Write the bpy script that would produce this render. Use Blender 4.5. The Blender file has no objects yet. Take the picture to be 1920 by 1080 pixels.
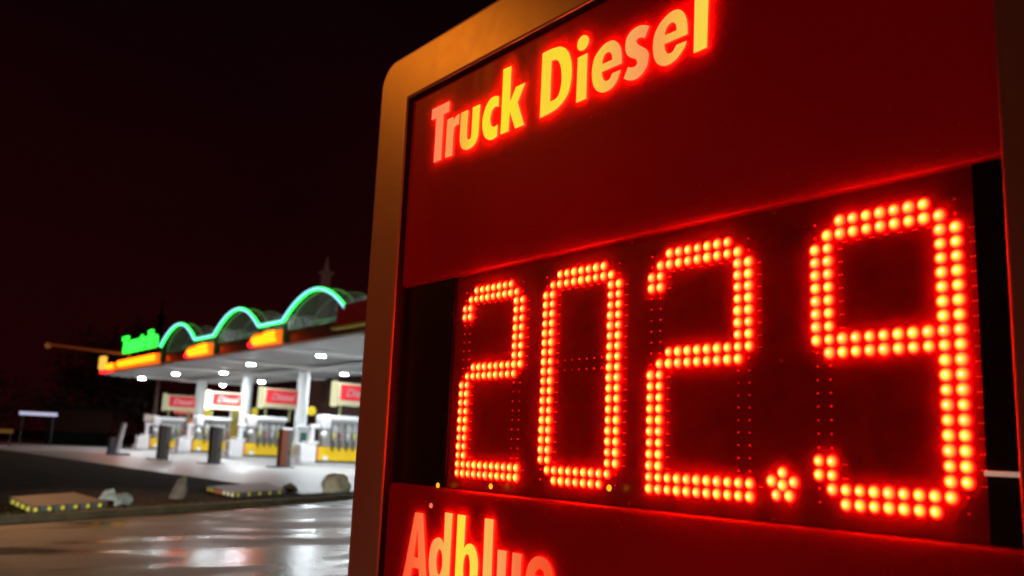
import bpy, bmesh, math, random
from mathutils import Vector, Matrix, noise
from mathutils.geometry import tessellate_polygon

# ------------------------------------------------------------------ camera
S = bpy.context.scene
C = S.collection
EYE = 1.2
RX = Vector((0.61265442, 0.11472755, 0.78197964))
RY = Vector((0.78926866, -0.14057155, -0.59774127))
RZ = Vector((0.0413467, 0.98340085, -0.17667264))
ROT = Matrix((RX, RY, RZ))          # camera -> world
FPX = 1683.5448
cam = bpy.data.cameras.new('camera')
cam.sensor_width = 36.0
cam.lens = FPX / 1920 * 36
cam.clip_start = 0.05
cam.clip_end = 3000
cam.dof.use_dof = True
cam.dof.focus_distance = 1.9
cam.dof.aperture_fstop = cam.lens / 8.8
cam.dof.aperture_blades = 9
co = bpy.data.objects.new('camera', cam)
C.objects.link(co)
co.matrix_world = Matrix.Translation((0, 0, EYE)) @ ROT.to_4x4()
S.camera = co

# ------------------------------------------------------------------ world, sun
W = bpy.data.worlds.new("World")
S.world = W
W.use_nodes = True
nt = W.node_tree
nt.nodes.clear()
wo = nt.nodes.new('ShaderNodeOutputWorld')
bg = nt.nodes.new('ShaderNodeBackground')
tc = nt.nodes.new('ShaderNodeTexCoord')
sx = nt.nodes.new('ShaderNodeSeparateXYZ')
rp = nt.nodes.new('ShaderNodeValToRGB')
rp.color_ramp.elements[0].position = 0.0
rp.color_ramp.elements[0].color = (.0125, .0010, .0016, 1)
rp.color_ramp.elements[1].position = 0.62
rp.color_ramp.elements[1].color = (.0012, .0002, .0009, 1)
e = rp.color_ramp.elements.new(0.2)
e.color = (.0090, .0006, .0008, 1)
e = rp.color_ramp.elements.new(0.4)
e.color = (.0040, .0003, .0010, 1)
nz = nt.nodes.new('ShaderNodeTexNoise')
nz.inputs['Scale'].default_value = 2.2
nz.inputs['Detail'].default_value = 4
mp = nt.nodes.new('ShaderNodeMapping')
mp.inputs['Scale'].default_value = (1, 1, 2.6)
ma = nt.nodes.new('ShaderNodeMath'); ma.operation = 'MULTIPLY_ADD'
ma.inputs[1].default_value = 0.35; ma.inputs[2].default_value = -0.17
ad = nt.nodes.new('ShaderNodeMath'); ad.operation = 'ADD'
L = nt.links.new
L(tc.outputs['Generated'], sx.inputs[0]); L(tc.outputs['Generated'], mp.inputs[0])
L(mp.outputs[0], nz.inputs['Vector']); L(nz.outputs['Fac'], ma.inputs[0])
L(sx.outputs['Z'], ad.inputs[0]); L(ma.outputs[0], ad.inputs[1])
L(ad.outputs[0], rp.inputs[0]); L(rp.outputs[0], bg.inputs[0]); L(bg.outputs[0], wo.inputs[0])
bg.inputs[1].default_value = 1.0

sun = bpy.data.lights.new('sodium_glow', 'SUN')
sun.energy = .15
sun.angle = math.radians(6)
sun.color = (1.0, .18, .03)
so = bpy.data.objects.new('sodium_glow', sun)
C.objects.link(so)
so.rotation_euler = Vector((-.55, .62, -.56)).to_track_quat('-Z', 'Y').to_euler()

lan = bpy.data.lights.new('sodium_lantern', 'SPOT')
lan.energy = 105; lan.color = (1.0, .25, .012); lan.shadow_soft_size = .09
lan.spot_size = math.radians(22); lan.spot_blend = 1.0
lo_ = bpy.data.objects.new('sodium_lantern', lan); C.objects.link(lo_)
lo_.location = (-5.4, -1.6, 4.2)
lo_.rotation_euler = (Vector((-2.35, 1.2, 2.15)) - lo_.location).to_track_quat('-Z', 'Y').to_euler()

# unseen spots added behind the camera and out of frame to the left
rl = bpy.data.lights.new('red_tint_spot', 'SPOT'); rl.energy = 430; rl.color = (1.0, .085, .006)  # unseen red spot, added only to redden the sign frame
rl.shadow_soft_size = .35; rl.spot_size = math.radians(38); rl.spot_blend = 1
ro = bpy.data.objects.new('red_tint_spot', rl); C.objects.link(ro); ro.location = (1.6, -4.4, 1.0)
ro.rotation_euler = (Vector((-2.5, 1.2, 1.15)) - ro.location).to_track_quat('-Z', 'Y').to_euler()
hl = bpy.data.lights.new('boulder_spot', 'SPOT'); hl.energy = 8500; hl.color = (.95, 1.0, .92)  # unseen white spot, added to light the boulders as passing headlights might
hl.shadow_soft_size = .15; hl.spot_size = math.radians(27); hl.spot_blend = .7
ho = bpy.data.objects.new('boulder_spot', hl); C.objects.link(ho); ho.location = (1.6, -4.2, .75)
ho.rotation_euler = (Vector((-17.5, 6.6, .30)) - ho.location).to_track_quat('-Z', 'Y').to_euler()
sl = bpy.data.lights.new('road_sodium_spot', 'SPOT'); sl.energy = 9500; sl.spot_size = math.radians(20); sl.spot_blend = 1; sl.color = (1.0, .46, .18); sl.shadow_soft_size = .3  # unseen sodium-coloured spot, added and narrowed to warm the wet road
sl_o = bpy.data.objects.new('road_sodium_spot', sl); C.objects.link(sl_o); sl_o.location = (-36, 3.2, 8.5)
sl_o.rotation_euler = (Vector((-11.0, 5.6, 0)) - sl_o.location).to_track_quat('-Z', 'Y').to_euler()

S.view_settings.view_transform = 'Standard'
S.view_settings.look = 'None'
S.view_settings.exposure = 0
S.view_settings.gamma = 1
S.render.engine = 'CYCLES'
S.cycles.use_denoising = True
S.cycles.max_bounces = 6
S.cycles.diffuse_bounces = 3
S.cycles.glossy_bounces = 3
S.cycles.sample_clamp_indirect = 25
S.cycles.caustics_reflective = False
S.cycles.caustics_refractive = False

# ------------------------------------------------------------------ helpers
def ray(px, py):
    return ROT @ Vector((px - 960, 540 - py, -FPX))
def onY(px, py, Y):                     # where a sight line meets the vertical plane y = Y
    d = ray(px, py); t = Y / d.y
    return Vector((d.x * t, Y, EYE + d.z * t))
def onX(px, py, X):
    d = ray(px, py); t = X / d.x
    return Vector((X, d.y * t, EYE + d.z * t))
def onZ(px, py, z=0.0):
    d = ray(px, py); t = (z - EYE) / d.z
    return Vector((d.x * t, d.y * t, z))
def lin(r, g, b):
    f = lambda c: (c / 255 / 12.92) if c <= 10 else ((c / 255 + .055) / 1.055) ** 2.4
    return (f(r), f(g), f(b))

MATS = {}
def mat(name, col, rough=.5, metal=0., emit=None, es=1., var=0., vs=8., bump=0., bs=60., coat=0., spec=.5, rvar=0.):
    if name in MATS: return MATS[name]
    m = bpy.data.materials.new(name); m.use_nodes = True
    n = m.node_tree.nodes; l = m.node_tree.links.new
    p = n['Principled BSDF']
    p.inputs['Base Color'].default_value = (*col, 1)
    p.inputs['Roughness'].default_value = rough
    p.inputs['Metallic'].default_value = metal
    p.inputs['Coat Weight'].default_value = coat
    p.inputs['Coat Roughness'].default_value = .08
    p.inputs['Specular IOR Level'].default_value = spec
    if emit:
        p.inputs['Emission Color'].default_value = (*emit, 1)
        p.inputs['Emission Strength'].default_value = es
    if var or bump or rvar:
        t = n.new('ShaderNodeTexCoord')
    if var or rvar:
        q = n.new('ShaderNodeTexNoise'); q.inputs['Scale'].default_value = vs
        q.inputs['Detail'].default_value = 6; q.inputs['Roughness'].default_value = .65
        l(t.outputs['Object'], q.inputs['Vector'])
    if var:
        r = n.new('ShaderNodeValToRGB')
        r.color_ramp.elements[0].position = .3; r.color_ramp.elements[1].position = .72
        r.color_ramp.elements[0].color = (*[c * (1 - var) for c in col], 1)
        r.color_ramp.elements[1].color = (*[min(1, c * (1 + var)) for c in col], 1)
        l(q.outputs['Fac'], r.inputs[0]); l(r.outputs[0], p.inputs['Base Color'])
    if rvar:
        r2 = n.new('ShaderNodeMapRange')
        r2.inputs[1].default_value = .3; r2.inputs[2].default_value = .7
        r2.inputs[3].default_value = max(.02, rough - rvar); r2.inputs[4].default_value = min(1, rough + rvar)
        l(q.outputs['Fac'], r2.inputs[0]); l(r2.outputs[0], p.inputs['Roughness'])
    if bump:
        q2 = n.new('ShaderNodeTexNoise'); q2.inputs['Scale'].default_value = bs
        q2.inputs['Detail'].default_value = 8
        b = n.new('ShaderNodeBump'); b.inputs['Strength'].default_value = bump
        b.inputs['Distance'].default_value = .01
        l(t.outputs['Object'], q2.inputs['Vector']); l(q2.outputs['Fac'], b.inputs['Height']); l(b.outputs[0], p.inputs['Normal'])
    MATS[name] = m
    return m

def tag(o, label=None, cat=None, group=None, kind=None):
    if label: o['label'] = label
    if cat: o['category'] = cat
    if group: o['group'] = group
    if kind: o['kind'] = kind
    return o
def empty(name, loc, rz=0., **k):
    o = bpy.data.objects.new(name, None); C.objects.link(o)
    o.location = loc; o.rotation_euler = (0, 0, rz); o.empty_display_size = .2
    return tag(o, **k)
class MB:
    def __init__(s): s.b = bmesh.new(); s.smooth = False
    def box(s, x0, x1, y0, y1, z0, z1, bevel=0., seg=2, m=0):
        t = bmesh.new(); bmesh.ops.create_cube(t, size=1)
        for v in t.verts:
            v.co = Vector(((x0 + x1) / 2 + v.co.x * (x1 - x0), (y0 + y1) / 2 + v.co.y * (y1 - y0), (z0 + z1) / 2 + v.co.z * (z1 - z0)))
        if bevel: bmesh.ops.bevel(t, geom=t.edges[:], offset=bevel, segments=seg, affect='EDGES', profile=.5)
        return s._add(t, m)
    def _add(s, t, m=0, M=None):
        if M is not None: t.transform(M)
        for f in t.faces: f.material_index = m
        me = bpy.data.meshes.new('tmp'); t.to_mesh(me); t.free(); s.b.from_mesh(me); bpy.data.meshes.remove(me)
        return s
    def cyl(s, p0, p1, r0, r1=None, n=16, m=0):
        p0 = Vector(p0); p1 = Vector(p1); r1 = r0 if r1 is None else r1
        d = p1 - p0; t = bmesh.new()
        bmesh.ops.create_cone(t, cap_ends=True, cap_tris=False, segments=n, radius1=r0, radius2=r1, depth=d.length)
        M = Matrix.Translation((p0 + p1) / 2) @ d.to_track_quat('Z', 'Y').to_matrix().to_4x4()
        return s._add(t, m, M)
    def ball(s, c, r, sc=(1, 1, 1), u=16, v=10, m=0):
        t = bmesh.new(); bmesh.ops.create_uvsphere(t, u_segments=u, v_segments=v, radius=r)
        return s._add(t, m, Matrix.Translation(c) @ Matrix.Diagonal((*sc, 1)))
    def tube(s, pts, r, n=10, m=0):
        pts = [Vector(p) for p in pts]; t = bmesh.new(); rings = []
        for i, p in enumerate(pts):
            a = pts[max(0, i - 1)]; b = pts[min(len(pts) - 1, i + 1)]
            d = (b - a).normalized()
            u = d.cross(Vector((0, 0, 1)))
            if u.length < .05: u = d.cross(Vector((0, 1, 0)))
            u.normalize(); w = d.cross(u)
            rings.append([t.verts.new(p + (u * math.cos(k * math.tau / n) + w * math.sin(k * math.tau / n)) * r) for k in range(n)])
        for i in range(len(rings) - 1):
            for k in range(n): t.faces.new((rings[i][k], rings[i][(k + 1) % n], rings[i + 1][(k + 1) % n], rings[i + 1][k]))
        t.faces.new(rings[0][::-1]); t.faces.new(rings[-1])
        bmesh.ops.recalc_face_normals(t, faces=t.faces[:])
        return s._add(t, m)
    def prism(s, poly, z0, z1, m=0):        # flat polygon (x,y) pulled up
        t = bmesh.new(); lo = [t.verts.new((x, y, z0)) for x, y in poly]; hi = [t.verts.new((x, y, z1)) for x, y in poly]
        t.faces.new(lo[::-1]); t.faces.new(hi)
        for i in range(len(poly)):
            j = (i + 1) % len(poly); t.faces.new((lo[i], lo[j], hi[j], hi[i]))
        bmesh.ops.recalc_face_normals(t, faces=t.faces[:])
        return s._add(t, m)
    def build(s, name, mats, parent=None, smooth=False, loc=None, **k):
        me = bpy.data.meshes.new(name); s.b.to_mesh(me); s.b.free()
        for m in (mats if isinstance(mats, (list, tuple)) else [mats]): me.materials.append(m)
        if smooth:
            me.polygons.foreach_set('use_smooth', [True] * len(me.polygons))
            try: me.set_sharp_from_angle(angle=math.radians(38))
            except Exception: pass
        o = bpy.data.objects.new(name, me); C.objects.link(o)
        if loc is not None: o.location = loc
        if parent: o.parent = parent
        return tag(o, **k)
def copy_tree(o, parent=None):
    c = o.copy(); C.objects.link(c)
    if parent: c.parent = parent
    for ch in list(o.children): copy_tree(ch, c)
    return c
def sheet(name, poly, z, m, cuts=0):
    t = MB(); vs = [t.b.verts.new((x, y, z)) for x, y in poly]
    f = t.b.faces.new(vs)
    if f.normal.z < 0: pass
    bmesh.ops.recalc_face_normals(t.b, faces=t.b.faces[:])
    if t.b.faces[:][0].normal.z < 0: bmesh.ops.reverse_faces(t.b, faces=t.b.faces[:])
    return t.build(name, m, kind='structure')

# ------------------------------------------------------------------ ground, road, forecourt, verge
def wet_asphalt():
    m = bpy.data.materials.new('wet_asphalt'); m.use_nodes = True
    n = m.node_tree.nodes; l = m.node_tree.links.new; p = n['Principled BSDF']
    t = n.new('ShaderNodeTexCoord'); mp = n.new('ShaderNodeMapping')
    mp.inputs['Rotation'].default_value = (0, 0, math.radians(-31))
    mp.inputs['Scale'].default_value = (1.0, .45, 1)
    l(t.outputs['Object'], mp.inputs[0])
    a = n.new('ShaderNodeTexNoise'); a.inputs['Scale'].default_value = .9; a.inputs['Detail'].default_value = 5
    l(mp.outputs[0], a.inputs['Vector'])
    r = n.new('ShaderNodeValToRGB'); r.color_ramp.elements[0].position = .42; r.color_ramp.elements[1].position = .56
    r.color_ramp.elements[0].color = (.22, .22, .22, 1); r.color_ramp.elements[1].color = (.55, .55, .55, 1)
    l(a.outputs['Fac'], r.inputs[0]); l(r.outputs[0], p.inputs['Roughness'])
    c = n.new('ShaderNodeValToRGB'); c.color_ramp.elements[0].color = (.075, .062, .052, 1); c.color_ramp.elements[1].color = (.24, .20, .17, 1)
    c.color_ramp.elements[0].position = .3; c.color_ramp.elements[1].position = .7
    b = n.new('ShaderNodeTexNoise'); b.inputs['Scale'].default_value = 1.3; b.inputs['Detail'].default_value = 9; b.inputs['Roughness'].default_value = .7
    l(t.outputs['Object'], b.inputs['Vector']); l(b.outputs['Fac'], c.inputs[0]); l(c.outputs[0], p.inputs['Base Color'])
    g = n.new('ShaderNodeTexNoise'); g.inputs['Scale'].default_value = 90; g.inputs['Detail'].default_value = 3
    l(t.outputs['Object'], g.inputs['Vector'])
    g2 = n.new('ShaderNodeTexNoise'); g2.inputs['Scale'].default_value = .9; g2.inputs['Detail'].default_value = 2
    l(mp.outputs[0], g2.inputs['Vector'])
    b1 = n.new('ShaderNodeBump'); b1.inputs['Strength'].default_value = .22; b1.inputs['Distance'].default_value = .004
    b2 = n.new('ShaderNodeBump'); b2.inputs['Strength'].default_value = .5; b2.inputs['Distance'].default_value = .03
    l(g.outputs['Fac'], b1.inputs['Height']); l(g2.outputs['Fac'], b2.inputs['Height'])
    l(b2.outputs[0], b1.inputs['Normal']); l(b1.outputs[0], p.inputs['Normal'])
    p.inputs['Specular IOR Level'].default_value = .85
    p.inputs['Coat Weight'].default_value = .0
    return m
KA = Vector((-13.19, 2.10)); KD = Vector((-4.41, 7.24)).normalized(); KN = Vector((-KD.y, KD.x))   # kerb line
def K(t, off=0): q = KA + KD * t + KN * off; return (q.x, q.y)

sheet('ground', [(-1500, -1500), (1500, -1500), (1500, 1500), (-1500, 1500)], 0,
      mat('dark_earth', (.03, .024, .018), 1.0, spec=.05, var=.4, vs=.6, bump=.4, bs=6))
sheet('road', [K(-30), K(40), (60, 60), (60, -60)], .004, wet_asphalt())
conc = mat('forecourt_concrete', (.34, .34, .335), .42, var=.22, vs=.45, bump=.12, bs=30, rvar=.14)
VE = 8.9
sheet('forecourt', [K(7.6, 1.6), (-22, VE), (-49, VE - .3), (-75, VE - 2), (-110, VE + 6), (-110, 44), K(40, 1.6)], .008, conc)
verge_m = mat('verge_dirt', (.036, .024, .014), 1.0, spec=.05, var=.5, vs=1.2, bump=.6, bs=10)
vb = MB()
vb.prism([K(-30, .16), K(7.4, .16), K(8.6, 1.5), (-22.2, VE - .15), (-49, VE - .5), (-75, VE - 2.2), (-75, -28)][::-1], 0.0, .075)
vb.build('verge', verge_m, kind='structure')
kb = MB()
for i in range(46):
    a, b = -14 + i, -14 + i + .985
    kb.prism([K(a, 0), K(b, 0), K(b, .155), K(a, .155)], 0, .092 + .004 * random.Random(i).random())
kb.build('kerb', mat('kerb_stone', (.11, .085, .045), .75, var=.35, vs=3, bump=.3, bs=25), kind='structure')

# grass tufts along the verge (uncountable)
rnd = random.Random(5)
gb = bmesh.new()
for i in range(5200):
    t = rnd.uniform(-12, 30); off = .18 + abs(rnd.gauss(0, .10)) if rnd.random() < .7 else rnd.uniform(.2, 3.5)
    if t > 7 and off > .9: continue
    x, y = K(t, off); h = rnd.uniform(.02, .06); a = rnd.uniform(0, 6.3); w = .006
    dx, dy = math.cos(a) * w, math.sin(a) * w; lx, ly = rnd.gauss(0, .018), rnd.gauss(0, .018)
    vs = [gb.verts.new((x - dx, y - dy, .07)), gb.verts.new((x + dx, y + dy, .07)), gb.verts.new((x + lx, y + ly, .08 + h))]
    gb.faces.new(vs)
q = MB(); q.b = gb
q.build('grass', mat('grass_blades', (.10, .11, .03), .7), kind='stuff', label='short yellowish grass along the kerb of the verge', cat='grass')

# ------------------------------------------------------------------ price sign
SY = 1.2                    # plane of the light emitting board
PANEL_Y = 1.186             # face of the red panels
FR_Y = 1.168                # face of the metal frame
sign = empty('price_sign', (-1.29, SY + .12, 0), label='tall red fuel price sign in a rounded metal frame with glowing digits 202.9',
             cat='price sign')
def SP(mb, name, mats, parent=sign, **k):
    o = mb.build(name, mats, None, **k); o.parent = parent
    # geometry is in world coordinates: undo the parent's offset
    base = Vector((0, 0, 0)); q = parent
    while q: base += q.location; q = q.parent
    o.location = -base
    return o
FX0, FX1, FZ1, FZ0 = -2.192, -.325, 2.271, .10
IX0, IX1, IZ1, IZ0 = -2.034, -.502, 2.130, .30

def rr(x0, x1, z0, z1, r, n=10):
    out = []
    for cx, cz, a0 in ((x1 - r, z1 - r, 0), (x0 + r, z1 - r, 90), (x0 + r, z0 + r, 180), (x1 - r, z0 + r, 270)):
        for k in range(n + 1):
            a = math.radians(a0 + 90 * k / n); out.append((cx + r * math.cos(a), cz + r * math.sin(a)))
    return out
def frame_mesh():
    # cross section swept round the opening: softly crowned face, rounded outer lip
    b = bmesh.new(); prof = []
    for u, y in ((0, .030), (.006, .016), (.022, .006), (.05, .001), (.085, 0), (.11, 0), (.94, 0), (.965, 0), (.988, .0015), (1.0, .005), (1.0, .22)):
        prof.append((u, y))
    outer0 = rr(FX0, FX1, FZ0, FZ1, .074); inner0 = rr(IX0, IX1, IZ0, IZ1, .004)
    rings = []
    # u=0 outer lip
    for u, y in [(0.0, .24)] + prof:
        rings.append([b.verts.new((ox + (ix - ox) * u, FR_Y + y, oz + (iz - oz) * u)) for (ox, oz), (ix, iz) in zip(outer0, inner0)])
    n = len(outer0)
    for i in range(len(rings) - 1):
        for k in range(n): b.faces.new((rings[i][k], rings[i][(k + 1) % n], rings[i + 1][(k + 1) % n], rings[i + 1][k]))
    b.faces.new(rings[0])
    for f in b.faces:
        if f.calc_center_median().y > FR_Y + .03 and IX0 - .02 < f.calc_center_median().x < IX1 + .02: f.material_index = 1
    bmesh.ops.recalc_face_normals(b, faces=b.faces[:])
    q = MB(); q.b = b
    return q
alu = mat('brushed_aluminium', (.52, .48, .43), .38, metal=.55, var=.03, vs=18, bump=.012, bs=300, rvar=.02)
SP(frame_mesh(), 'frame', [alu, mat('rubber_seal', (.012, .011, .01), .7)], smooth=True)
t = MB()
t.box(FX0 + .25, FX0 + .40, SY - .01, SY + .17, -.02, .16); t.box(FX1 - .40, FX1 - .25, SY - .01, SY + .17, -.02, .16)
t.box(FX0 + .10, FX1 - .10, SY - .06, SY + .24, 0.0, .03, .004)
SP(t, 'base', mat('dark_steel', (.06, .06, .065), .5, metal=.6))

def panel_material(name):
    m = bpy.data.materials.new(name); m.use_nodes = True
    n = m.node_tree.nodes; l = m.node_tree.links.new; p = n['Principled BSDF']
    p.inputs['Base Color'].default_value = (.14, .002, .002, 1)
    p.inputs['Roughness'].default_value = .34
    p.inputs['Specular IOR Level'].default_value = .12
    p.subsurface_method = 'BURLEY' if hasattr(p, 'subsurface_method') else None
    p.inputs['Subsurface Weight'].default_value = 1
    p.inputs['Subsurface Radius'].default_value = (1, .30, .10)
    p.inputs['Subsurface Scale'].default_value = .075
    # the sheet is lit from behind; the tubes behind it are a little uneven
    t = n.new('ShaderNodeTexCoord'); q = n.new('ShaderNodeTexNoise'); q.inputs['Scale'].default_value = 1.6; q.inputs['Detail'].default_value = 1
    l(t.outputs['Object'], q.inputs['Vector'])
    r = n.new('ShaderNodeMapRange'); r.inputs[1].default_value = .3; r.inputs[2].default_value = .7
    r.inputs[3].default_value = .035; r.inputs[4].default_value = .07
    l(q.outputs['Fac'], r.inputs[0]); l(r.outputs[0], p.inputs['Emission Strength'])
    p.inputs['Emission Color'].default_value = (1, .002, .006, 1)
    # faint rain streaks and grime
    mpp = n.new('ShaderNodeMapping'); mpp.inputs['Scale'].default_value = (9, 9, .7); sn = n.new('ShaderNodeTexNoise'); sn.inputs['Scale'].default_value = 3; sn.inputs['Detail'].default_value = 6
    l(t.outputs['Object'], mpp.inputs[0]); l(mpp.outputs[0], sn.inputs['Vector'])
    mr = n.new('ShaderNodeMapRange'); mr.inputs[1].default_value = .35; mr.inputs[2].default_value = .7; mr.inputs[3].default_value = .36; mr.inputs[4].default_value = .48
    l(sn.outputs['Fac'], mr.inputs[0]); l(mr.outputs[0], p.inputs['Roughness'])
    # dust specks
    v = n.new('ShaderNodeTexNoise'); v.inputs['Scale'].default_value = 190; v.inputs['Detail'].default_value = 2
    l(t.outputs['Object'], v.inputs['Vector'])
    c = n.new('ShaderNodeValToRGB'); c.color_ramp.elements[0].position = .70; c.color_ramp.elements[1].position = .78
    c.color_ramp.elements[0].color = (.14, .002, .002, 1); c.color_ramp.elements[1].color = (.34, .10, .08, 1)
    l(v.outputs['Fac'], c.inputs[0]); l(c.outputs[0], p.inputs['Base Color'])
    bp = n.new('ShaderNodeBump'); bp.inputs['Strength'].default_value = .08; bp.inputs['Distance'].default_value = .001
    l(v.outputs['Fac'], bp.inputs['Height']); l(bp.outputs[0], p.inputs['Normal'])
    return m
pm = panel_material('red_acrylic')
def panel_mb(z0, z1, round_bottom, round_top):
    # front sheet with a rounded lip where it meets the recessed board
    b = bmesh.new(); R = .013; prof = []
    x0, x1 = IX0 + .006, IX1 - .003
    if round_bottom:
        for k in range(9):
            a = math.radians(90 * k / 8); prof.append((PANEL_Y + R - R * math.sin(a) , z0 + R - R * math.cos(a)))
    else: prof += [(PANEL_Y + R, z0), (PANEL_Y, z0)]
    if round_top:
        for k in range(9):
            a = math.radians(90 * k / 8); prof.append((PANEL_Y + R - R * math.cos(a), z1 - R + R * math.sin(a)))
    else: prof += [(PANEL_Y, z1), (PANEL_Y + R, z1)]
    prof += [(PANEL_Y + .04, z1), (PANEL_Y + .04, z0)]
    A = [b.verts.new((x0, y, z)) for y, z in prof]; B = [b.verts.new((x1, y, z)) for y, z in prof]
    n = len(prof)
    for i in range(n): b.faces.new((A[i], A[(i + 1) % n], B[(i + 1) % n], B[i]))
    b.faces.new(A[::-1]); b.faces.new(B)
    bmesh.ops.recalc_face_normals(b, faces=b.faces[:])
    q = MB(); q.b = b; return q
DZ0, DZ1 = 1.1035, 1.612   # display opening
ZT = onY(1300, 417, PANEL_Y).z
ZB = onY(1300, 966, PANEL_Y).z
upper = SP(panel_mb(ZT, IZ1 - .006, True, False), 'name_panel', pm, smooth=True, label='upper red panel reading Truck Diesel')
lower = SP(panel_mb(IZ0 + .006, ZB, False, True), 'name_panel', pm, smooth=True, label='lower red panel reading Adblue')

blk = mat('black_bezel', (.012, .010, .010), .32, var=.3, vs=30)
t = MB()
t.box(IX0 + .001, IX1 - .001, SY + .030, SY + .19, IZ0 + .002, IZ1 - .002)
SP(t, 'housing', mat('housing_black', (.01, .009, .009), .6))
for xa, xb in ((IX0 + .007, -1.799), (-.553, IX1 - .004)):      # side strips of the display window
    t = MB(); t.box(xa, xb, SY + .0, SY + .012, ZB + .001, ZT - .001); SP(t, 'bezel', blk)

def board_material():
    m = bpy.data.materials.new('led_board'); m.use_nodes = True
    n = m.node_tree.nodes; p = n['Principled BSDF']; l = m.node_tree.links.new
    p.inputs['Base Color'].default_value = (.30, .05, .04, 1)
    p.inputs['Roughness'].default_value = .35
    p.inputs['Coat Weight'].default_value = .6; p.inputs['Coat Roughness'].default_value = .12
    p.subsurface_method = 'BURLEY'
    p.inputs['Subsurface Weight'].default_value = 1
    p.inputs['Subsurface Radius'].default_value = (1, .25, .1)
    p.inputs['Subsurface Scale'].default_value = .030
    t = n.new('ShaderNodeTexCoord'); v = n.new('ShaderNodeTexNoise'); v.inputs['Scale'].default_value = 26; v.inputs['Detail'].default_value = 6
    l(t.outputs['Object'], v.inputs['Vector'])
    c = n.new('ShaderNodeValToRGB'); c.color_ramp.elements[0].position = .3; c.color_ramp.elements[1].position = .7
    c.color_ramp.elements[0].color = (.21, .006, .004, 1); c.color_ramp.elements[1].color = (.30, .010, .006, 1)
    l(v.outputs['Fac'], c.inputs[0]); l(c.outputs[0], p.inputs['Base Color'])
    return m
BY = SY + .006             # face of the board
t = MB(); t.box(-1.797, -.555, BY, BY + .012, ZB + .0015, ZT - .0015)
board = SP(t, 'led_board', board_material())
# small screw heads on the board
for px, py in ((1452, 398), (1465, 676), (1185, 455), (1450, 975), (1785, 372), (845, 560), (1180, 945)):
    q = onY(px, py, BY); t = MB(); t.cyl((q.x, BY - .003, q.z), (q.x, BY + .001, q.z), .0036, .0030, 10)
    SP(t, 'screw', mat('screw_steel', (.30, .08, .07), .45))

# --- LEDs
PX, PZ, TOP = .0220, .020195, 1.5655
def led_set(d):
    s = set(); R = range
    if d == '2':
        s |= {(0, c) for c in R(2, 9)} | {(1, c) for c in R(1, 10)}
        s |= {(r, c) for r in (2, 3) for c in (0, 1)} | {(r, c) for r in R(2, 9) for c in (9, 10)}
        s |= {(9, c) for c in R(2, 11)} | {(10, c) for c in R(1, 10)}
        s |= {(r, c) for r in R(11, 20) for c in (0, 1)} | {(r, c) for r in (20, 21) for c in R(0, 11)}
    if d == '0':
        s |= {(0, c) for c in R(2, 9)} | {(1, c) for c in R(1, 10)} | {(r, c) for r in R(2, 20) for c in (0, 1, 9, 10)}
        s |= {(20, c) for c in R(1, 10)} | {(21, c) for c in R(2, 9)}
    if d == '9':
        s |= {(0, c) for c in R(2, 9)} | {(1, c) for c in R(1, 10)} | {(r, c) for r in R(2, 9) for c in (0, 1, 9, 10)}
        s |= {(9, c) for c in R(0, 11)} | {(10, c) for c in R(1, 11)}
        s |= {(r, c) for r in R(11, 20) for c in (9, 10)} | {(r, c) for r in (18, 19) for c in (0, 1)}
        s |= {(20, c) for c in R(1, 10)} | {(21, c) for c in R(2, 9)}
    return s
ALL = {(r, c) for r in (0, 1, 20, 21) for c in range(11)} | {(r, c) for r in (9, 10) for c in range(11)} | {(r, c) for r in range(2, 20) for c in (0, 1, 9, 10)}
ALL -= {(0, 1), (0, 9), (21, 1), (21, 9)}
def led_mat(name, col, st):
    m = bpy.data.materials.new(name); m.use_nodes = True
    n = m.node_tree.nodes; n.clear(); o = n.new('ShaderNodeOutputMaterial'); e = n.new('ShaderNodeEmission')
    e.inputs[0].default_value = (*col, 1); e.inputs[1].default_value = st; m.node_tree.links.new(e.outputs[0], o.inputs[0]); return m
def led_set_mats(g):
    out = []
    for gg, bb in ((.022, .008), (.075, .025), (.17, .045), (.38, .04), (.66, .035), (.86, .05), (1.1, .28), (1.7, 1.0)):
        out.append(led_mat('led_glow', (1, gg * g / 52, bb / 52), 52))
    return out
LMS = [led_set_mats(g) for g in (.86, 1.0, 1.14)]
def led_into(b, x, z, sc=1.0, off=0):
    # domed lens standing on the board, light strongest at its tip
    N = 14; prof = [(.0104, 0), (.0098, .0010), (.0089, .0020), (.0078, .0030), (.0065, .0039), (.0050, .0047), (.0034, .0053), (.0018, .0056)]
    rings = []
    for r, h in prof:
        rings.append([b.verts.new((x + r * sc * math.cos(k * math.tau / N), BY - .0004 - h * sc, z + r * sc * math.sin(k * math.tau / N))) for k in range(N)])
    tip = b.verts.new((x, BY - .0004 - .0058 * sc, z))
    for i in range(len(rings) - 1):
        for k in range(N):
            f = b.faces.new((rings[i][k], rings[i + 1][k], rings[i + 1][(k + 1) % N], rings[i][(k + 1) % N])); f.material_index = i + off; f.smooth = True
    for k in range(N):
        f = b.faces.new((rings[-1][k], tip, rings[-1][(k + 1) % N])); f.material_index = 7 + off
unlit = mat('led_unlit', (.8, .08, .06), .18, coat=.5)
def unlit_into(b, x, z):
    t = MB(); t.ball((x, BY - .0005, z), .0022, (1, 1, 1), 8, 6); me = bpy.data.meshes.new('t'); t.b.to_mesh(me); b.from_mesh(me); t.b.free(); bpy.data.meshes.remove(me)
digits = []; allleds = []
for ch, x0 in (('2', -1.7548), ('0', -1.4546), ('2', -1.1480), ('9', -.8010)):
    lit = led_set(ch); pos = []
    for r, c in sorted(lit): pos.append((x0 + c * PX, TOP - r * PZ))
    off = [(x0 + c * PX, TOP - r * PZ) for r, c in sorted(ALL - lit)]
    digits.append([ch, pos, off])
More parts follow.
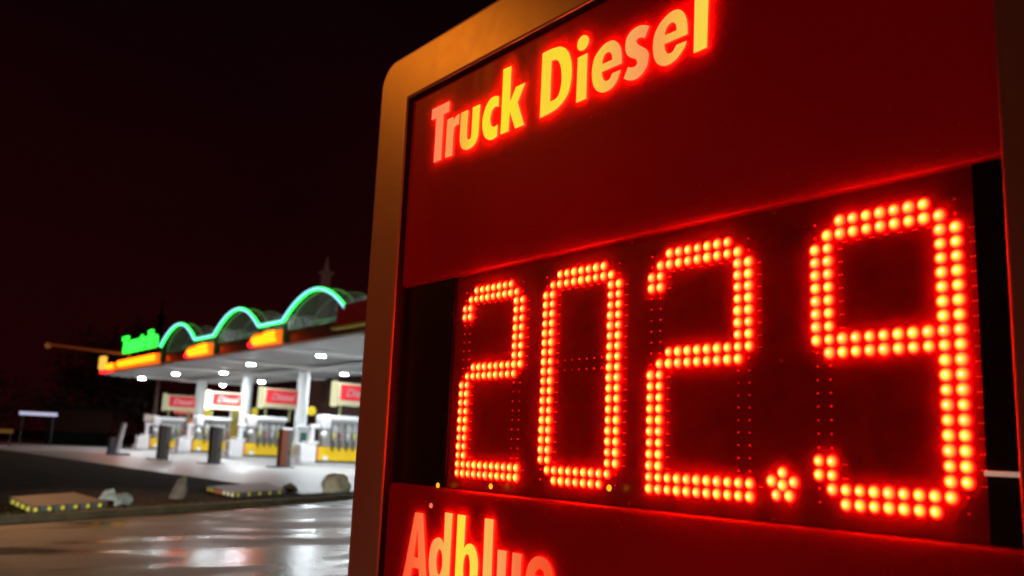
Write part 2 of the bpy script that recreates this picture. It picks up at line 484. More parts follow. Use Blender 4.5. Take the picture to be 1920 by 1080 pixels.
dp = [(-.8654, 1.1816), (-.8855, 1.1682), (-.8453, 1.1682), (-.8654, 1.1628), (-.8771, 1.1473), (-.8537, 1.1473)]
digits.append(['.', dp, []])
for di, (ch, pos, off) in enumerate(digits):
    for x, z in pos: allleds.append(((Vector((x, SY, z)) - Vector((0, 0, EYE))).length, di, x, z))
allleds.sort()
single = {(di, x, z) for _, di, x, z in allleds[:100]}
lname = {0: 'red digit 2, farthest from the decimal point', 1: 'red digit 0', 2: 'red digit 2 just before the decimal point', 3: 'red digit 9', 4: 'red point of six lamps'}
lrnd = random.Random(9); ledmeshes = []
for kk in range(6):
    me_ = bpy.data.meshes.new('led'); bb = bmesh.new(); led_into(bb, 0, 0, lrnd.uniform(.93, 1.05)); bb.to_mesh(me_); bb.free()
    for m in LMS[kk % 3]: me_.materials.append(m)
    ledmeshes.append(me_)
for di, (ch, pos, off) in enumerate(digits):
    t = MB()
    for x, z in off: unlit_into(t.b, x, z)
    for x, z in pos:
        t.cyl((x, BY - .0003, z), (x, BY + .004, z), .0100, .0100, 12)      # socket ring behind each lamp
    # pale beads shaped as reflected glints of the lamps, to their right
    if ch != '.':
        x0 = (-1.7548, -1.4546, -1.1480, -.8010)[di]; lit = {(round((TOP - z) / PZ), round((x - x0) / PX)) for x, z in pos}
        for r_, c_ in sorted(lit):
            if c_ in (1, 10) and 2 <= r_ <= 20 and (r_, c_ + 1) not in lit:
                for dx_ in (.0200, .0245): t.ball((x0 + c_ * PX + dx_, BY - .0015, TOP - r_ * PZ - .004), .0014, (1.3, 1, .8), 8, 6, m=1)
            if r_ in (1,) and 2 <= c_ <= 8:
                for dx_ in (0, .0045): t.ball((x0 + c_ * PX + .006 + dx_, BY - .0015, TOP - r_ * PZ - .0145), .0013, (1.3, 1, .8), 8, 6, m=1)
    g = SP(t, 'decimal_point' if ch == '.' else 'digit', [unlit, mat('glint_bead', (.8, .45, .40), .3)], smooth=True, label=lname[di])
    rest = MB(); nrest = 0
    for x, z in pos:
        if (di, x, z) in single:
            o = bpy.data.objects.new('led', lrnd.choice(ledmeshes)); C.objects.link(o); o.parent = g; o.location = (x, 0, z)
        else: led_into(rest.b, x, z, lrnd.uniform(.93, 1.05), 8 * lrnd.randrange(3)); nrest += 1
    if nrest:
        o = rest.build('led', LMS[0] + LMS[1] + LMS[2], g, kind='stuff')
    else: rest.b.free()

# --- letters, outlines in the plane of the panel
LY = PANEL_Y - .0026
def catmull(pts):
    # pts: (x, z, corner)
    n = len(pts); out = []
    for i in range(n):
        p1 = pts[i]; p2 = pts[(i + 1) % n]; p0 = pts[i - 1]; p3 = pts[(i + 2) % n]
        out.append((p1[0], p1[1]))
        if p1[2] and p2[2]: continue
        a0 = p1 if p1[2] else p0; a3 = p2 if p2[2] else p3
        for k in range(1, 7):
            s = k / 7; v = []
            for j in (0, 1):
                q0, q1, q2, q3 = a0[j], p1[j], p2[j], a3[j]
                v.append(.5 * (2 * q1 + (q2 - q0) * s + (2 * q0 - 5 * q1 + 4 * q2 - q3) * s * s + (3 * q1 - q0 - 3 * q2 + q3) * s ** 3))
            out.append(tuple(v))
    return out
def glyph(crop, loops):
    ox, oy, sc = crop; res = []
    for lp in loops:
        pts = []
        for p in lp:
            w = onY(ox + p[0] / sc, oy + p[1] / sc, LY); pts.append((w.x, w.z, len(p) > 2))
        res.append(catmull(pts))
    return res
def letter(name, loops, face, back, parent, label, thick=.0005, ztop=None, apart=False):
    if ztop: loops = [[(x, min(z, ztop)) for x, z in lp] for lp in loops]
    b = bmesh.new(); flat = [p for lp in loops for p in lp]
    if apart:
        tri = []; base = 0
        for lp in loops:
            tri += [tuple(i + base for i in t_) for t_ in tessellate_polygon([[Vector((x, z, 0)) for x, z in lp]])]; base += len(lp)
    else: tri = tessellate_polygon([[Vector((x, z, 0)) for x, z in lp] for lp in loops])
    F = [b.verts.new((x, LY, z)) for x, z in flat]; K_ = [b.verts.new((x, LY + thick, z)) for x, z in flat]
    for a, c, d in tri:
        try:
            f = b.faces.new((F[a], F[c], F[d])); f.material_index = 0
            f.normal_update()
            if f.normal.y > 0: f.normal_flip()
            f = b.faces.new((K_[a], K_[d], K_[c])); f.material_index = 2
            f.normal_update()
            if f.normal.y < 0: f.normal_flip()
        except ValueError: pass
    i0 = 0
    for lp in loops:
        n = len(lp)
        for k in range(n):
            a, c = i0 + k, i0 + (k + 1) % n
            f = b.faces.new((F[a], F[c], K_[c], K_[a])); f.material_index = 1
        i0 += n
    q = MB(); q.b = b
    return SP(q, name, [face, edge_m, back], parent=parent, label=label)
edge_m = mat('letter_edge', (.35, .02, .01), .5)
_bk = {}
def back_mat(s):
    k = round(s, 2)
    if k not in _bk: _bk[k] = led_mat('letter_spill', (1, .05, .02), s)
    return _bk[k]
_fc = {}
def face_mat(c0, c1):
    # letters are lit unevenly by the modules behind them: colour runs from one end of the letter to the other
    k = (c0, c1)
    if k in _fc: return _fc[k]
    m = bpy.data.materials.new('letter_face'); m.use_nodes = True
    n = m.node_tree.nodes; l = m.node_tree.links.new; n.clear()
    o = n.new('ShaderNodeOutputMaterial'); e = n.new('ShaderNodeEmission'); t = n.new('ShaderNodeTexCoord'); s = n.new('ShaderNodeSeparateXYZ')
    r = n.new('ShaderNodeValToRGB'); r.color_ramp.elements[0].color = (*lin(*c0), 1); r.color_ramp.elements[1].color = (*lin(*c1), 1)
    r.color_ramp.interpolation = 'EASE'
    l(t.outputs['Generated'], s.inputs[0]); l(s.outputs['X'], r.inputs[0]); l(r.outputs[0], e.inputs[0]); l(e.outputs[0], o.inputs[0])
    _fc[k] = m; return m
c = 1
A5 = (780, 150, 6.355); A6 = (980, 60, 6.0); A7 = (1140, 0, 6.355); A8 = (740, 940, 6.0)
def E_(pts): return pts
TXT = [
 ('T', A5, [[(192,352,c),(402,250,c),(394,376,c),(330,408,c),(298,948,c),(210,986,c),(242,455,c),(186,478,c)]], (255,128,85), (250,140,82), .5),
 ('r', A5, [[(374,472,c),(448,438,c),(446,484,c),(478,432),(518,402,c),(512,524,c),(466,552),(448,622),(430,898,c),(344,930,c)]], (248,146,82), (248,156,85), .6),
 ('u', A5, [[(538,392,c),(626,354,c),(611,560,c),(607,655),(612,700),(630,709),(650,688),(660,620),(664,560,c),(676,326,c),(766,286,c),(750,560,c),(742,650),(718,730),(668,797),(600,832),(548,815),(524,750),(522,670),(526,600,c)]], (246,176,66), (250,218,45), 1.0),
 ('c', A5, [[(990,190,c),(985,318,c),(945,318),(908,362),(888,438),(886,505),(903,550),(932,556),(972,525,c),(966,668,c),(920,703),(868,714),(820,682),(795,605),(790,500),(806,400),(840,302),(888,225),(940,192)]], (250,220,42), (250,222,45), 1.25),
 ('k', A5, [[(1042,-127,c),(1137,-169,c),(1120,262,c),(1190,82,c),(1302,30,c),(1212,266,c),(1286,532,c),(1180,580,c),(1118,380,c),(1102,608,c),(1005,650,c)]], (250,222,44), (250,216,50), 1.25),
 ('D', A6, [[(224,240,c),(330,188),(430,165),(500,203),(538,290),(553,410),(543,560),(505,700),(430,815),(340,893),(192,970,c)], [(326,325,c),(380,312),(415,350),(435,440),(434,580),(405,700),(365,755),(308,782,c)]], (252,210,55), (252,216,48), 1.25),
 ('i', A6, [[(620,290,c),(730,234,c),(714,750,c),(600,798,c)], [(613,140),(635,80),(680,38),(725,42),(744,80),(738,130),(700,190),(650,212),(620,190)]], (250,205,55), (250,205,58), 1.1),
 ('e', A6, [[(1115,352,c),(1113,250),(1095,160),(1050,105),(1000,96),(930,130),(860,205),(805,300),(780,430),(785,560),(815,640),(870,678),(930,674),(1000,632),(1060,550),(1105,422,c),(1005,466,c),(980,525),(935,552),(902,522),(890,450,c)], [(893,362,c),(903,300),(930,245),(970,224),(1000,248),(1008,312,c)]], (250,198,60), (248,165,85), .9),
 ('s', A7, [[(492,308,c),(435,455,c),(390,445),(345,468),(340,505),(372,540),(425,566),(470,605),(485,665),(465,780),(410,875),(340,937),(260,960),(186,938,c),(238,798,c),(285,804),(330,785),(347,745),(330,705),(285,690),(230,655),(206,575),(218,470),(262,388),(335,325),(415,298)]], (248,165,88), (248,150,85), .8),
 ('e', A7, [[(948,405,c),(946,290),(925,190),(880,128),(825,113),(740,150),(640,252),(562,390),(535,540),(548,685),(595,765),(660,785),(740,762),(830,685),(905,570),(940,485,c),(812,535,c),(775,608),(720,640),(684,608),(670,526,c)], [(675,424,c),(690,350),(730,288),(775,265),(808,293),(817,360,c)]], (247,160,82), (248,188,72), .9),
 ('l', A7, [[(1040,-430,c),(1210,-520,c),(1178,565,c),(1020,636,c)]], (248,205,75), (248,212,68), 1.1)]
kz = onY(A5[0] + 1042 / A5[2], A5[1] - 127 / A5[2], LY).z
for ch, cr, lp, c0, c1, s in TXT:
    g = glyph(cr, lp)
    letter('letter', g, face_mat(c0, c1), back_mat(52 * s), upper, 'glowing %s letter %s' % ('capital' if ch.isupper() else 'small', ch), ztop=kz if ch == 'l' else None, apart=ch == 'i')
TX2 = [
 ('A', A8, [[(230,124,c),(320,136,c),(362,990,c),(279,980,c),(270,758,c),(194,742,c),(154,965,c),(72,955,c)], [(258,310,c),(264,638,c),(216,626,c)]], (252,88,48), (250,120,65), .35),
 ('d', A8, [[(568,125,c),(652,137,c),(604,1010,c),(535,1000,c),(536,950,c),(500,985),(450,975),(405,900),(384,740),(392,580),(425,455),(482,408),(525,425),(552,480,c)], [(505,536),(533,600),(530,740),(502,828),(478,790),(468,680),(480,580)]], (248,150,82), (248,185,80), .7),
 ('b', A8, [[(710,147,c),(799,158,c),(780,525,c),(810,487),(852,475),(902,525),(935,660),(930,840),(900,980),(845,1040),(790,1020),(746,975,c),(742,1030,c),(668,1018,c)], [(812,592),(840,640),(845,760),(835,890),(805,955),(776,900),(770,760),(782,645)]], (252,222,62), (250,215,70), 1.0),
 ('l', A8, [[(1015,190,c),(1112,205,c),(1082,1075,c),(980,1060,c)]], (248,180,85), (248,176,82), .7),
 ('u', A8, [[(1160,542,c),(1260,560,c),(1243,880,c),(1250,960),(1275,985),(1303,950),(1312,880,c),(1326,575,c),(1428,594,c),(1405,1110,c),(1325,1098,c),(1325,1055,c),(1280,1095),(1210,1090),(1162,1010),(1148,860,c)]], (248,155,88), (248,112,62), .5),
 ('e', A8, [[(1785,940,c),(1778,830),(1750,725),(1690,645),(1620,620),(1565,635),(1510,700),(1480,800),(1470,900),(1482,1010),(1530,1115),(1640,1170),(1730,1130),(1775,1030,c),(1690,1010,c),(1650,1068),(1600,1060),(1568,1000),(1560,905,c)], [(1575,830,c),(1590,785),(1630,757),(1668,790),(1684,850,c)]], (248,95,50), (245,80,40), .35)]
for ch, cr, lp, c0, c1, s in TX2:
    letter('letter', glyph(cr, lp), face_mat(c0, c1), back_mat(52 * s), lower, 'glowing %s letter %s' % ('capital' if ch.isupper() else 'small', ch))

# small status lamps on the lower edge of the board
for px, py in ((821, 910), (920, 912), (1142, 915)):
    q = onY(px, py, PANEL_Y - .0025); t = MB(); t.ball((q.x, q.y, q.z), .0062, (1, .5, 1), 14, 8)
    SP(t, 'status_lamp', led_mat('amber_lamp', (1, .42, .01), 1.3), smooth=True)
q = onY(808, 948, PANEL_Y - .0025); t = MB(); t.ball((q.x, q.y, q.z), .0062, (1, .5, 1), 14, 8)
SP(t, 'status_lamp', led_mat('red_lamp', (1, .16, .09), 1.0), smooth=True, label='small pinkish lamp above the letter A')
# headlight reflection on the right bezel, put in as a thin glowing bar
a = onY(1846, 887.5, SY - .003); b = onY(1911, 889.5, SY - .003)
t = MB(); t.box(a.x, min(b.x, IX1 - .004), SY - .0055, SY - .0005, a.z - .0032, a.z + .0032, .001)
SP(t, 'strip', mat('headlight_streak', (.75, .68, .55), .5, emit=(.5, .38, .28), es=.55), label='thin pale streak of painted headlight reflection across the black bezel')

# ------------------------------------------------------------------ canopy
FY, BYK, CX0, CX1, CZ = 16.9, 28.0, -72.2, -24.0, 5.5
canopy = empty('canopy', (0, 0, 0), label='large white filling station canopy with dark red fascia and three green arches', cat='canopy')
ceil_m = mat('ceiling_panels', (.37, .375, .37), .7, var=.06, vs=.8)
white_m = mat('white_paint', (.72, .73, .74), .4, var=.05, vs=2)
t = MB(); t.box(CX0 + .05, CX1, FY + .06, BYK - .05, CZ + .02, CZ + .16)
t.build('ceiling', ceil_m, canopy)
t = MB()
for x in (CX0 + .9, -58.0, -49.4, -40.4, -31.4):                    # wide shallow beams across the bays
    t.box(x - .75, x + .75, FY + .08, BYK - .07, CZ - .10, CZ + .019, .02)
t.box(CX0 + .06, CX1 - .1, 22.6, 24.0, CZ - .145, CZ - .101, .01)
t.build('ceiling_beams', mat('beam_white', (.60, .60, .60), .9, spec=.1), canopy)
t = MB()
x = CX0 + 2
while x < CX1: t.box(x - .02, x + .02, FY + .1, BYK - .1, CZ + .012, CZ + .0195); x += 1.2
t.build('panel_joints', mat('joint_grey', (.25, .25, .26), .6), canopy)
t = MB(); t.box(CX0 + .1, CX1 - .1, FY + .1, BYK - .1, CZ + .165, CZ + .62); t.build('roof', mat('roof_grey', (.10, .10, .10), .7), canopy)
dr = mat('dark_red_fascia', (.10, .010, .008), .38, var=.2, vs=1, coat=.3)
t = MB()
t.box(CX0, CX1, FY, FY + .05, CZ - .03, 6.17, .01); t.box(CX0, CX0 + .045, FY + .051, BYK, CZ - .03, 6.17, .01); t.box(CX0 + .046, CX1, BYK - .045, BYK - .001, CZ - .03, 6.17, .01)
t.build('fascia', dr, canopy)
t = MB(); t.box(CX0 + .0, -31.6, FY - .03, FY - .002, CZ - .05, CZ + .07)
t.build('fascia_trim', mat('pale_trim', (.55, .5, .48), .4), canopy)
# red fascia box next to the last arch
t = MB(); t.box(-33.6, -24, FY - .30, FY - .035, 5.88, 6.75, .03); t.build('fascia_box', mat('signal_red', (.16, .01, .008), .4, emit=lin(105, 10, 6), es=.15), canopy)
t = MB(); t.box(-33.9, -24, FY - .36, FY - .031, 5.76, 5.86, .02); t.build('fascia_stripe', mat('yellow_stripe', (.45, .33, .03), .4), canopy)

def emis(name, col, s): return led_mat(name, col, s)
lamp_m = emis('canopy_lamp', (.88, .96, 1), 900)
for px, py in ((602, 660), (471, 677), (420, 694), (330, 696), (267, 705), (418, 718), (491, 711), (646, 696), (700, 640), (560, 722)):
    q = onZ(px, py, CZ)
    if (px, py) == (560, 722): continue
    t = MB(); t.cyl((0, 0, -.07), (0, 0, .02), .25, .30, 24)
    h = t.build('ceiling_light', mat('lamp_housing', (.5, .5, .5), .4), canopy, loc=(q.x, q.y, CZ - .121))
    t = MB(); t.cyl((0, 0, -.085), (0, 0, -.072), .20, .20, 24); t.build('lens', lamp_m, h)
for x in (-31.5, -22):       # the rest of the row, over the bays behind the sign
    t = MB(); t.cyl((0, 0, -.07), (0, 0, .02), .25, .30, 24)
    h = t.build('ceiling_light', MATS['lamp_housing'], canopy, loc=(x - 2, 19.4, CZ - .121)); t = MB(); t.cyl((0, 0, -.085), (0, 0, -.072), .20, .20, 24); t.build('lens', lamp_m, h)
for x in (-40.5, -31):
    t = MB(); t.cyl((0, 0, -.07), (0, 0, .02), .25, .30, 24)
    h = t.build('ceiling_light', MATS['lamp_housing'], canopy, loc=(x, 25.7, CZ - .121)); t = MB(); t.cyl((0, 0, -.085), (0, 0, -.072), .20, .20, 24); t.build('lens', lamp_m, h)

COLX = (-68.9, -59.7, -50.8, -41.4)
for i, x in enumerate(COLX):
    t = MB(); t.cyl((0, 0, 0), (0, 0, CZ - .146), .36, .36, 28); t.cyl((0, 0, 0), (0, 0, .25), .42, .42, 28)
    h = t.build('column', white_m, canopy, smooth=True, loc=(x, 23.3, .0))
    t = MB(); t.cyl((.0, .62, 2.98), (.10, .62, 2.98), .29, .29, 20); t.box(.02, .06, .30, .50, 2.93, 3.03)
    t.build('number_disc', mat('yellow_disc', (.75, .55, .02), .4), h)

# green arches
neon = emis('green_neon', (.016, 1.0, .075), 3.0)
core = emis('green_neon_core', (.30, .80, 1.0), 1.5)
hous = mat('arch_housing', (.03, .10, .05), .5)
arcs = [(-54.45, 3.15), (-45.1, 3.08), (-36.05, 3.1)]
path = []
for cx, hw in arcs:
    for k in range(29):
        a = math.pi * (1 - k / 28)
        path.append((cx + hw * math.cos(a) * (1.0), 6.60 + 1.14 * (1 - abs(math.cos(a)) ** 1.9)))
def arch(r, dy, m, name, parent):
    t = MB(); t.tube([(x, FY - dy, z) for x, z in path], r, 10); return t.build(name, m, parent, smooth=True)
ar = arch(.082, .20, neon, 'neon_arch', canopy)
arch(.050, .275, core, 'tube_core', ar)
for i in (0, 28, 29, 57, 58):
    x = path[i][0]; t = MB(); t.box(x - .07, x + .07, FY - .16, FY - .001, 5.6, 6.48); t.build('arch_bracket', hous, canopy)

# glazed barrel vaults behind the arches
glassy = bpy.data.materials.new('vault_glass'); glassy.use_nodes = True
p = glassy.node_tree.nodes['Principled BSDF']
p.inputs['Base Color'].default_value = (.50, .52, .50, 1); p.inputs['Roughness'].default_value = .25; p.inputs['Alpha'].default_value = .38
for cx, hw in arcs:
    v = MB(); b = v.b; ring = []
    ys = [FY + .25 + k * 1.02 for k in range(11)]
    for y in ys:
        ring.append([b.verts.new((cx + (hw + .05) * math.cos(math.pi * k / 20), y, 6.20 + 1.5 * math.sin(math.pi * k / 20) ** .9)) for k in range(21)])
    for i in range(10):
        for k in range(20): b.faces.new((ring[i][k], ring[i][k + 1], ring[i + 1][k + 1], ring[i + 1][k]))
    vo = v.build('roof_vault', glassy, canopy, smooth=True)
    r_ = MB()
    for y in ys: r_.tube([(cx + (hw + .09) * math.cos(math.pi * k / 16), y, 6.22 + 1.53 * max(0, math.sin(math.pi * k / 16)) ** .9) for k in range(17)], .04, 6)
    r_.build('ribs', mat('rib_white', (.5, .5, .48), .5), vo)
    s_ = MB()
    for j in range(6):
        y = FY + 1.0 + j * 1.7
        s_.tube([(cx - 2.3, y, 6.35), (cx - .8, y + .9, 7.1)], .06, 6); s_.tube([(cx - .6, y + .2, 7.1), (cx + .5, y + .9, 6.4)], .06, 6); s_.tube([(cx + 1.6, y, 7.0), (cx + 2.4, y + .8, 6.45)], .06, 6)
        s_.tube([(cx - 2.6, y, 6.62), (cx + 2.6, y, 6.66)], .05, 6)
    s_.build('truss', mat('truss_white', (.8, .8, .8), .4), vo)
    l_ = MB(); l_.box(cx - 2.0, cx + .6, FY + 3.4, FY + 3.56, 6.86, 6.98, .03); l_.build('vault_fill', emis('vault_fill_glow', (.8, .88, 1), 14), vo)  # glowing bar added inside the vault to brighten glass and truss

# lit amber boxes on the fascia
amber = mat('amber_box', (.5, .15, .01), .4, emit=(1, .16, .004), es=.9)
yel = emis('yellow_neon', (1, .068, .0012), 13)
redn = emis('red_neon', (1, .008, .014), 5)
def amber_box(x0, x1, z0=5.60, z1=6.22, name='amber_sign'):
    t = MB(); t.box(x0, x1, FY - .28, FY - .035, z0, z1, .03); return t.build(name, amber, canopy)
def text_mesh(txt, size, m, name, parent, loc, rx=math.pi / 2, rz=0, ext=.03, bold=.0, shear=0., width=None, label=None, **k):
    cu = bpy.data.curves.new('t', 'FONT'); cu.body = txt; cu.size = size; cu.extrude = ext; cu.offset = bold; cu.shear = shear; cu.align_x = 'CENTER'
    o = bpy.data.objects.new('t', cu); C.objects.link(o)
    bpy.context.view_layer.update()
    me = bpy.data.meshes.new_from_object(o.evaluated_get(bpy.context.evaluated_depsgraph_get()))
    bpy.data.objects.remove(o); bpy.data.curves.remove(cu)
    if width:
        xs = [v.co.x for v in me.vertices]; w = max(xs) - min(xs); s = width / w
        for v in me.vertices: v.co.x *= s
    me.materials.clear(); me.materials.append(m)
    q = bpy.data.objects.new(name, me); C.objects.link(q); q.parent = parent; q.location = loc; q.rotation_euler = (rx, 0, rz)
    return tag(q, label=label, **k)
a1 = amber_box(-66.9, -57.7)
t = MB(); t.tube([(-66.3, FY - .36, 5.92), (-62, FY - .36, 5.94), (-58.3, FY - .36, 5.96)], .20, 10); t.build('tube', yel, a1, smooth=True)
a1b = amber_box(-70.0, -67.6, 5.62, 6.1)
t = MB(); t.tube([(-69.3, FY - .36, 5.86), (-68.2, FY - .36, 5.88)], .20, 10); t.build('tube', yel, a1b, smooth=True)
for x0, x1 in ((-52.0, -48.3), (-42.5, -39.2)):
    ab = amber_box(x0, x1)
    t = MB(); t.tube([(x0 + .5, FY - .36, 5.86), (x0 + 1.6, FY - .36, 5.88), (x0 + 1.9, FY - .36, 5.98), (x1 - .6, FY - .36, 6.0)], .20, 10)
    t.tube([(x0 + .45, FY - .36, 5.72), (x1 - .4, FY - .36, 5.74)], .09, 10); t.build('tube', yel, ab, smooth=True)
    t = MB(); t.ball((x0 + .05, FY - .34, 5.70), .16, (1.6, 1, .9)); t.build('end_lamp', redn, ab, smooth=True)
# tall corner box and red edge tube
t = MB(); t.box(-71.95, -71.0, FY - .42, FY - .035, 5.75, 6.75, .12, 4); t.build('corner_sign', mat('corner_yellow', (.6, .3, .02), .4, emit=(1, .55, .06), es=1.1), canopy, label='upright glowing yellow box at the canopy corner')
t = MB(); t.tube([(-69.2, FY - .12, 5.62), (-70.8, FY - .14, 5.60), (CX0 - .02, FY - .12, 5.60)], .09, 8); t.tube([(CX0 - .12, FY - .12, 5.58), (CX0 - .12, FY + 5.2, 5.56)], .06, 8)
t.build('edge_tube', redn, canopy, smooth=True)
# green lettering standing above the fascia
t = MB(); t.box(-67.8, -59.2, FY + .05, FY + .12, 6.62, 6.70); 
for x in (-67, -64, -61): t.box(x - .03, x + .03, FY + .05, FY + .11, 6.1, 6.63)
rail = t.build('letter_rail', mat('rail_dark', (.05, .05, .05), .5), canopy)
text_mesh('Tanstelle', 1.62, emis('green_letters', (.03, 1, .05), 2.4), 'green_lettering', rail, (-63.4, FY + .02, 6.76), bold=.05, ext=.06, width=8.3)

# ------------------------------------------------------------------ pump islands, pumps
yellow = mat('pump_yellow', (.80, .52, .01), .35, var=.08, vs=3)
orange = mat('pump_orange', (.75, .22, .06), .4)
pwhite = mat('pump_white', (.78, .78, .80), .3, var=.04, vs=3)
grey = mat('pump_grey', (.30, .29, .29), .4, var=.1, vs=4)
dark = mat('pump_dark', (.03, .03, .035), .4)
isl_m = mat('island_concrete', (.55, .55, .56), .55, var=.15, vs=2, bump=.2, bs=20)
def island(x):
    r = empty('pump_island', (x, 0, .008))
    t = MB(); poly = []
    for k in range(13):
        a = math.pi + math.pi * k / 12; poly.append((.85 * math.cos(a), 18.55 + .85 + .85 * math.sin(a)))
    for k in range(13):
        a = math.pi * k / 12; poly.append((.85 * math.cos(a), 27.6 + .85 * math.sin(a)))
    t.prism(poly, 0, .14); t.build('kerb_plinth', isl_m, r)
    t = MB(); t.tube([(.62, 18.95, .14), (.62, 18.95, .40), (-.62, 18.95, .40), (-.62, 18.95, .14)], .045, 10); t.build('guard_rail', pwhite, r, smooth=True)
    return r
def pump(x):
    r = empty('fuel_pump', (x, 19.78, .148))
    t = MB(); t.box(-.36, .36, -.82, .02, 0, .90, .07, 3); t.build('end_cabinet', pwhite, r, smooth=True)
    t = MB(); t.box(-.38, .38, -.48, .10, .901, 1.03, .04); t.build('lid', emis('lid_bright', (.9, .93, 1), .8) if False else pwhite, r)
    t = MB(); t.cyl((0, -.14, 1.031), (0, -.14, 1.75), .14, .13, 16); t.box(-.15, .15, -.30, .25, 1.66, 1.86, .05); t.build('payment_post', pwhite, r, smooth=True)
    t = MB(); t.ball((.32, .36, 1.40), .17, (1, 1, 1)); t.build('round_dial', pwhite, r, smooth=True)
    t = MB(); t.box(-.40, .40, .03, 2.55, 0, .12, .01); t.box(-.385, .385, .12, 2.5, .121, .78, .02, m=1); t.box(-.39, .39, .03, .119, .121, .80, .005, m=2)
    t.box(-.38, .38, 2.51, 3.0, .0, .9, .03, m=1)
    t.build('lower_cabinet', [dark, yellow, orange], r)
    t = MB(); t.box(-.30, .30, .32, 2.42, .781, 2.07, .03); t.build('hose_panel', grey, r)
    t = MB(); t.box(-.40, .44, .16, .70, 1.66, 2.36, .12, 3); t.box(-.37, .42, .701, 2.5, 2.08, 2.34, .06, 3); t.build('hood', pwhite, r, smooth=True)
    t = MB(); t.box(.301, .33, .75, 1.25, 1.52, 1.85, .01); t.box(.301, .33, 1.5, 2.1, 1.52, 1.85, .01); t.build('display', mat('pump_display', (.5, .52, .5), .2), r)
    for k in range(5):
        y = .72 + k * .38
        t = MB(); t.tube([(.32, y, 1.95), (.44, y, 1.75), (.47, y - .02, 1.25), (.49, y, .72), (.47, y + .08, .62), (.44, y + .15, .80), (.36, y + .15, 1.30)], .034, 8)
        h = t.build('hose', dark, r, smooth=True)
        t = MB(); t.box(.33, .45, y + .06, y + .22, 1.30, 1.46, .03); t.tube([(.40, y + .12, 1.32), (.46, y + .10, 1.12)], .025, 6)
        t.build('nozzle', [mat('nozzle_yellow', (.7, .62, .12), .4), mat('nozzle_white', (.7, .7, .7), .4), mat('nozzle_red', (.5, .15, .15), .4)][(k * 2) % 3], h)
    t = MB(); t.box(.386, .40, .35, .62, .14, .34, .01); t.build('sticker', pwhite, r)
    return r
def board(x):
    r = empty('sign_board', (x, 21.8, .148))
    t = MB()
    t.cyl((0, -.75, 0), (0, -.75, 2.9), .05); t.cyl((0, .75, 0), (0, .75, 2.9), .05); t.build('post', mat('olive_post', (.20, .22, .08), .5), r, smooth=True)
    return r
posd = ['nearest to the price sign', 'second from the price sign', 'third from the price sign', 'farthest from the price sign']
dsc = ['half hidden by the price sign frame', 'behind the brown sided bin', 'under the overexposed white board', 'nearest the small pale sign']
i0 = island(COLX[3]); p0 = pump(COLX[3])
rows = [COLX[3], COLX[2], COLX[1], COLX[0]]
for i, x in enumerate(rows):
    if i == 0: a, b = i0, p0
    else:
        a = copy_tree(i0); a.location.x = x; b = copy_tree(p0); b.location.x = x
    tag(a, 'pale raised concrete pump island ' + dsc[i], 'pump island', 'pump islands under the canopy')
    tag(b, 'white and yellow fuel pump with dark hoses ' + dsc[i], 'fuel pump', 'fuel pumps under the canopy')
# double sided signs above the pumps
cream = lin(190, 180, 130)
for i, (x, ff, end) in enumerate(((COLX[3], .55, 1.0), (COLX[2], .5, 1.0), (COLX[1], 5, 3.0), (COLX[0], .62, .5))):
    r = empty('sign_board', (x, 21.8, .148), label='cream board with red field ' + ['touching the price sign frame', 'on olive posts beside the brown sided bin', 'shining overexposed white', 'dimmest of the row, farthest to the left'][i], cat='sign', group='sign boards above the pumps')
    cm = mat('board_cream_%d' % i, (.42, .38, .25), .4, emit=(.50, .46, .26) if i != 2 else (1, .93, .80), es=ff * .35 if i != 2 else 1.15)
    t = MB(); t.box(-.14, .14, -1.05, 1.15, 2.86, 4.02, .06, 3); t.build('lightbox', cm, r, smooth=True)
    t = MB(); t.box(-.19, .19, -1.24, -.98, 2.80, 4.08, .07, 3); t.build('end_tube', emis('end_tube_%d' % i, (1, .98, .60), end * .85), r, smooth=True)
    t = MB(); t.box(.141, .155, -.84, 1.10, 3.14, 3.92, .005)
    rd = t.build('red_field', mat('board_red_%d' % i, (.5, .01, .02), .35, emit=(.45, .006, .015) if i != 2 else (1.0, .05, .03), es=.45 if i != 2 else .95), r)
    text_mesh('Diesel', .56, emis('script_%d' % i, (.75, .36, .38) if i != 2 else (1, .93, .85), .8 if i != 2 else 1.6), 'white_script', rd, (.165, .17, 3.34), rz=math.pi / 2, bold=.012, shear=.3, ext=.004, width=1.5)
    for yy in (-.75, .75):
        t = MB(); t.box(-.05, .05, yy - .05, yy + .05, 2.1, 2.865); t.build('post', mat('olive_post', (.20, .22, .08), .5), r)

# slim grey service bins in front of the islands
def bin_(px, py, brown):
    q = onZ(px, py)
    r = empty('service_bin', (q.x, q.y, .008))
    t = MB(); t.box(-.19, .19, -.0, .22, .05, 1.60, .03); t.build('body', mat('bin_grey', (.085, .08, .075), .45, var=.2, vs=3), r)
    t = MB(); t.box(-.20, .20, -.28, -.002, .05, 1.64, .02)
    t.build('side_panel', mat('bin_brown', (.16, .035, .01), .5) if brown else mat('bin_dark', (.035, .025, .02), .5), r)
    t = MB(); t.box(-.30, .30, -.70, .36, 0, .05, .01); t.build('foot_plate', dark, r)
    t = MB(); t.box(-.21, .21, -.30, .24, 1.641, 1.70, .02); t.build('cap', pwhite, r)
    t = MB(); t.box(.191, .20, .04, .18, .55, .72, .005); t.build('slot', dark, r)
    return r
for (px, py, br, d) in ((532, 877, True, 'with brown side, in front of the nearest full column'), (402, 870, False, 'with dark side, below the overexposed white board'), (305, 862, False, 'with dark side, in front of the farthest pump')):
    r = bin_(px, py, br); tag(r, 'slim grey service bin ' + d, 'bin', 'service bins before the pump islands')
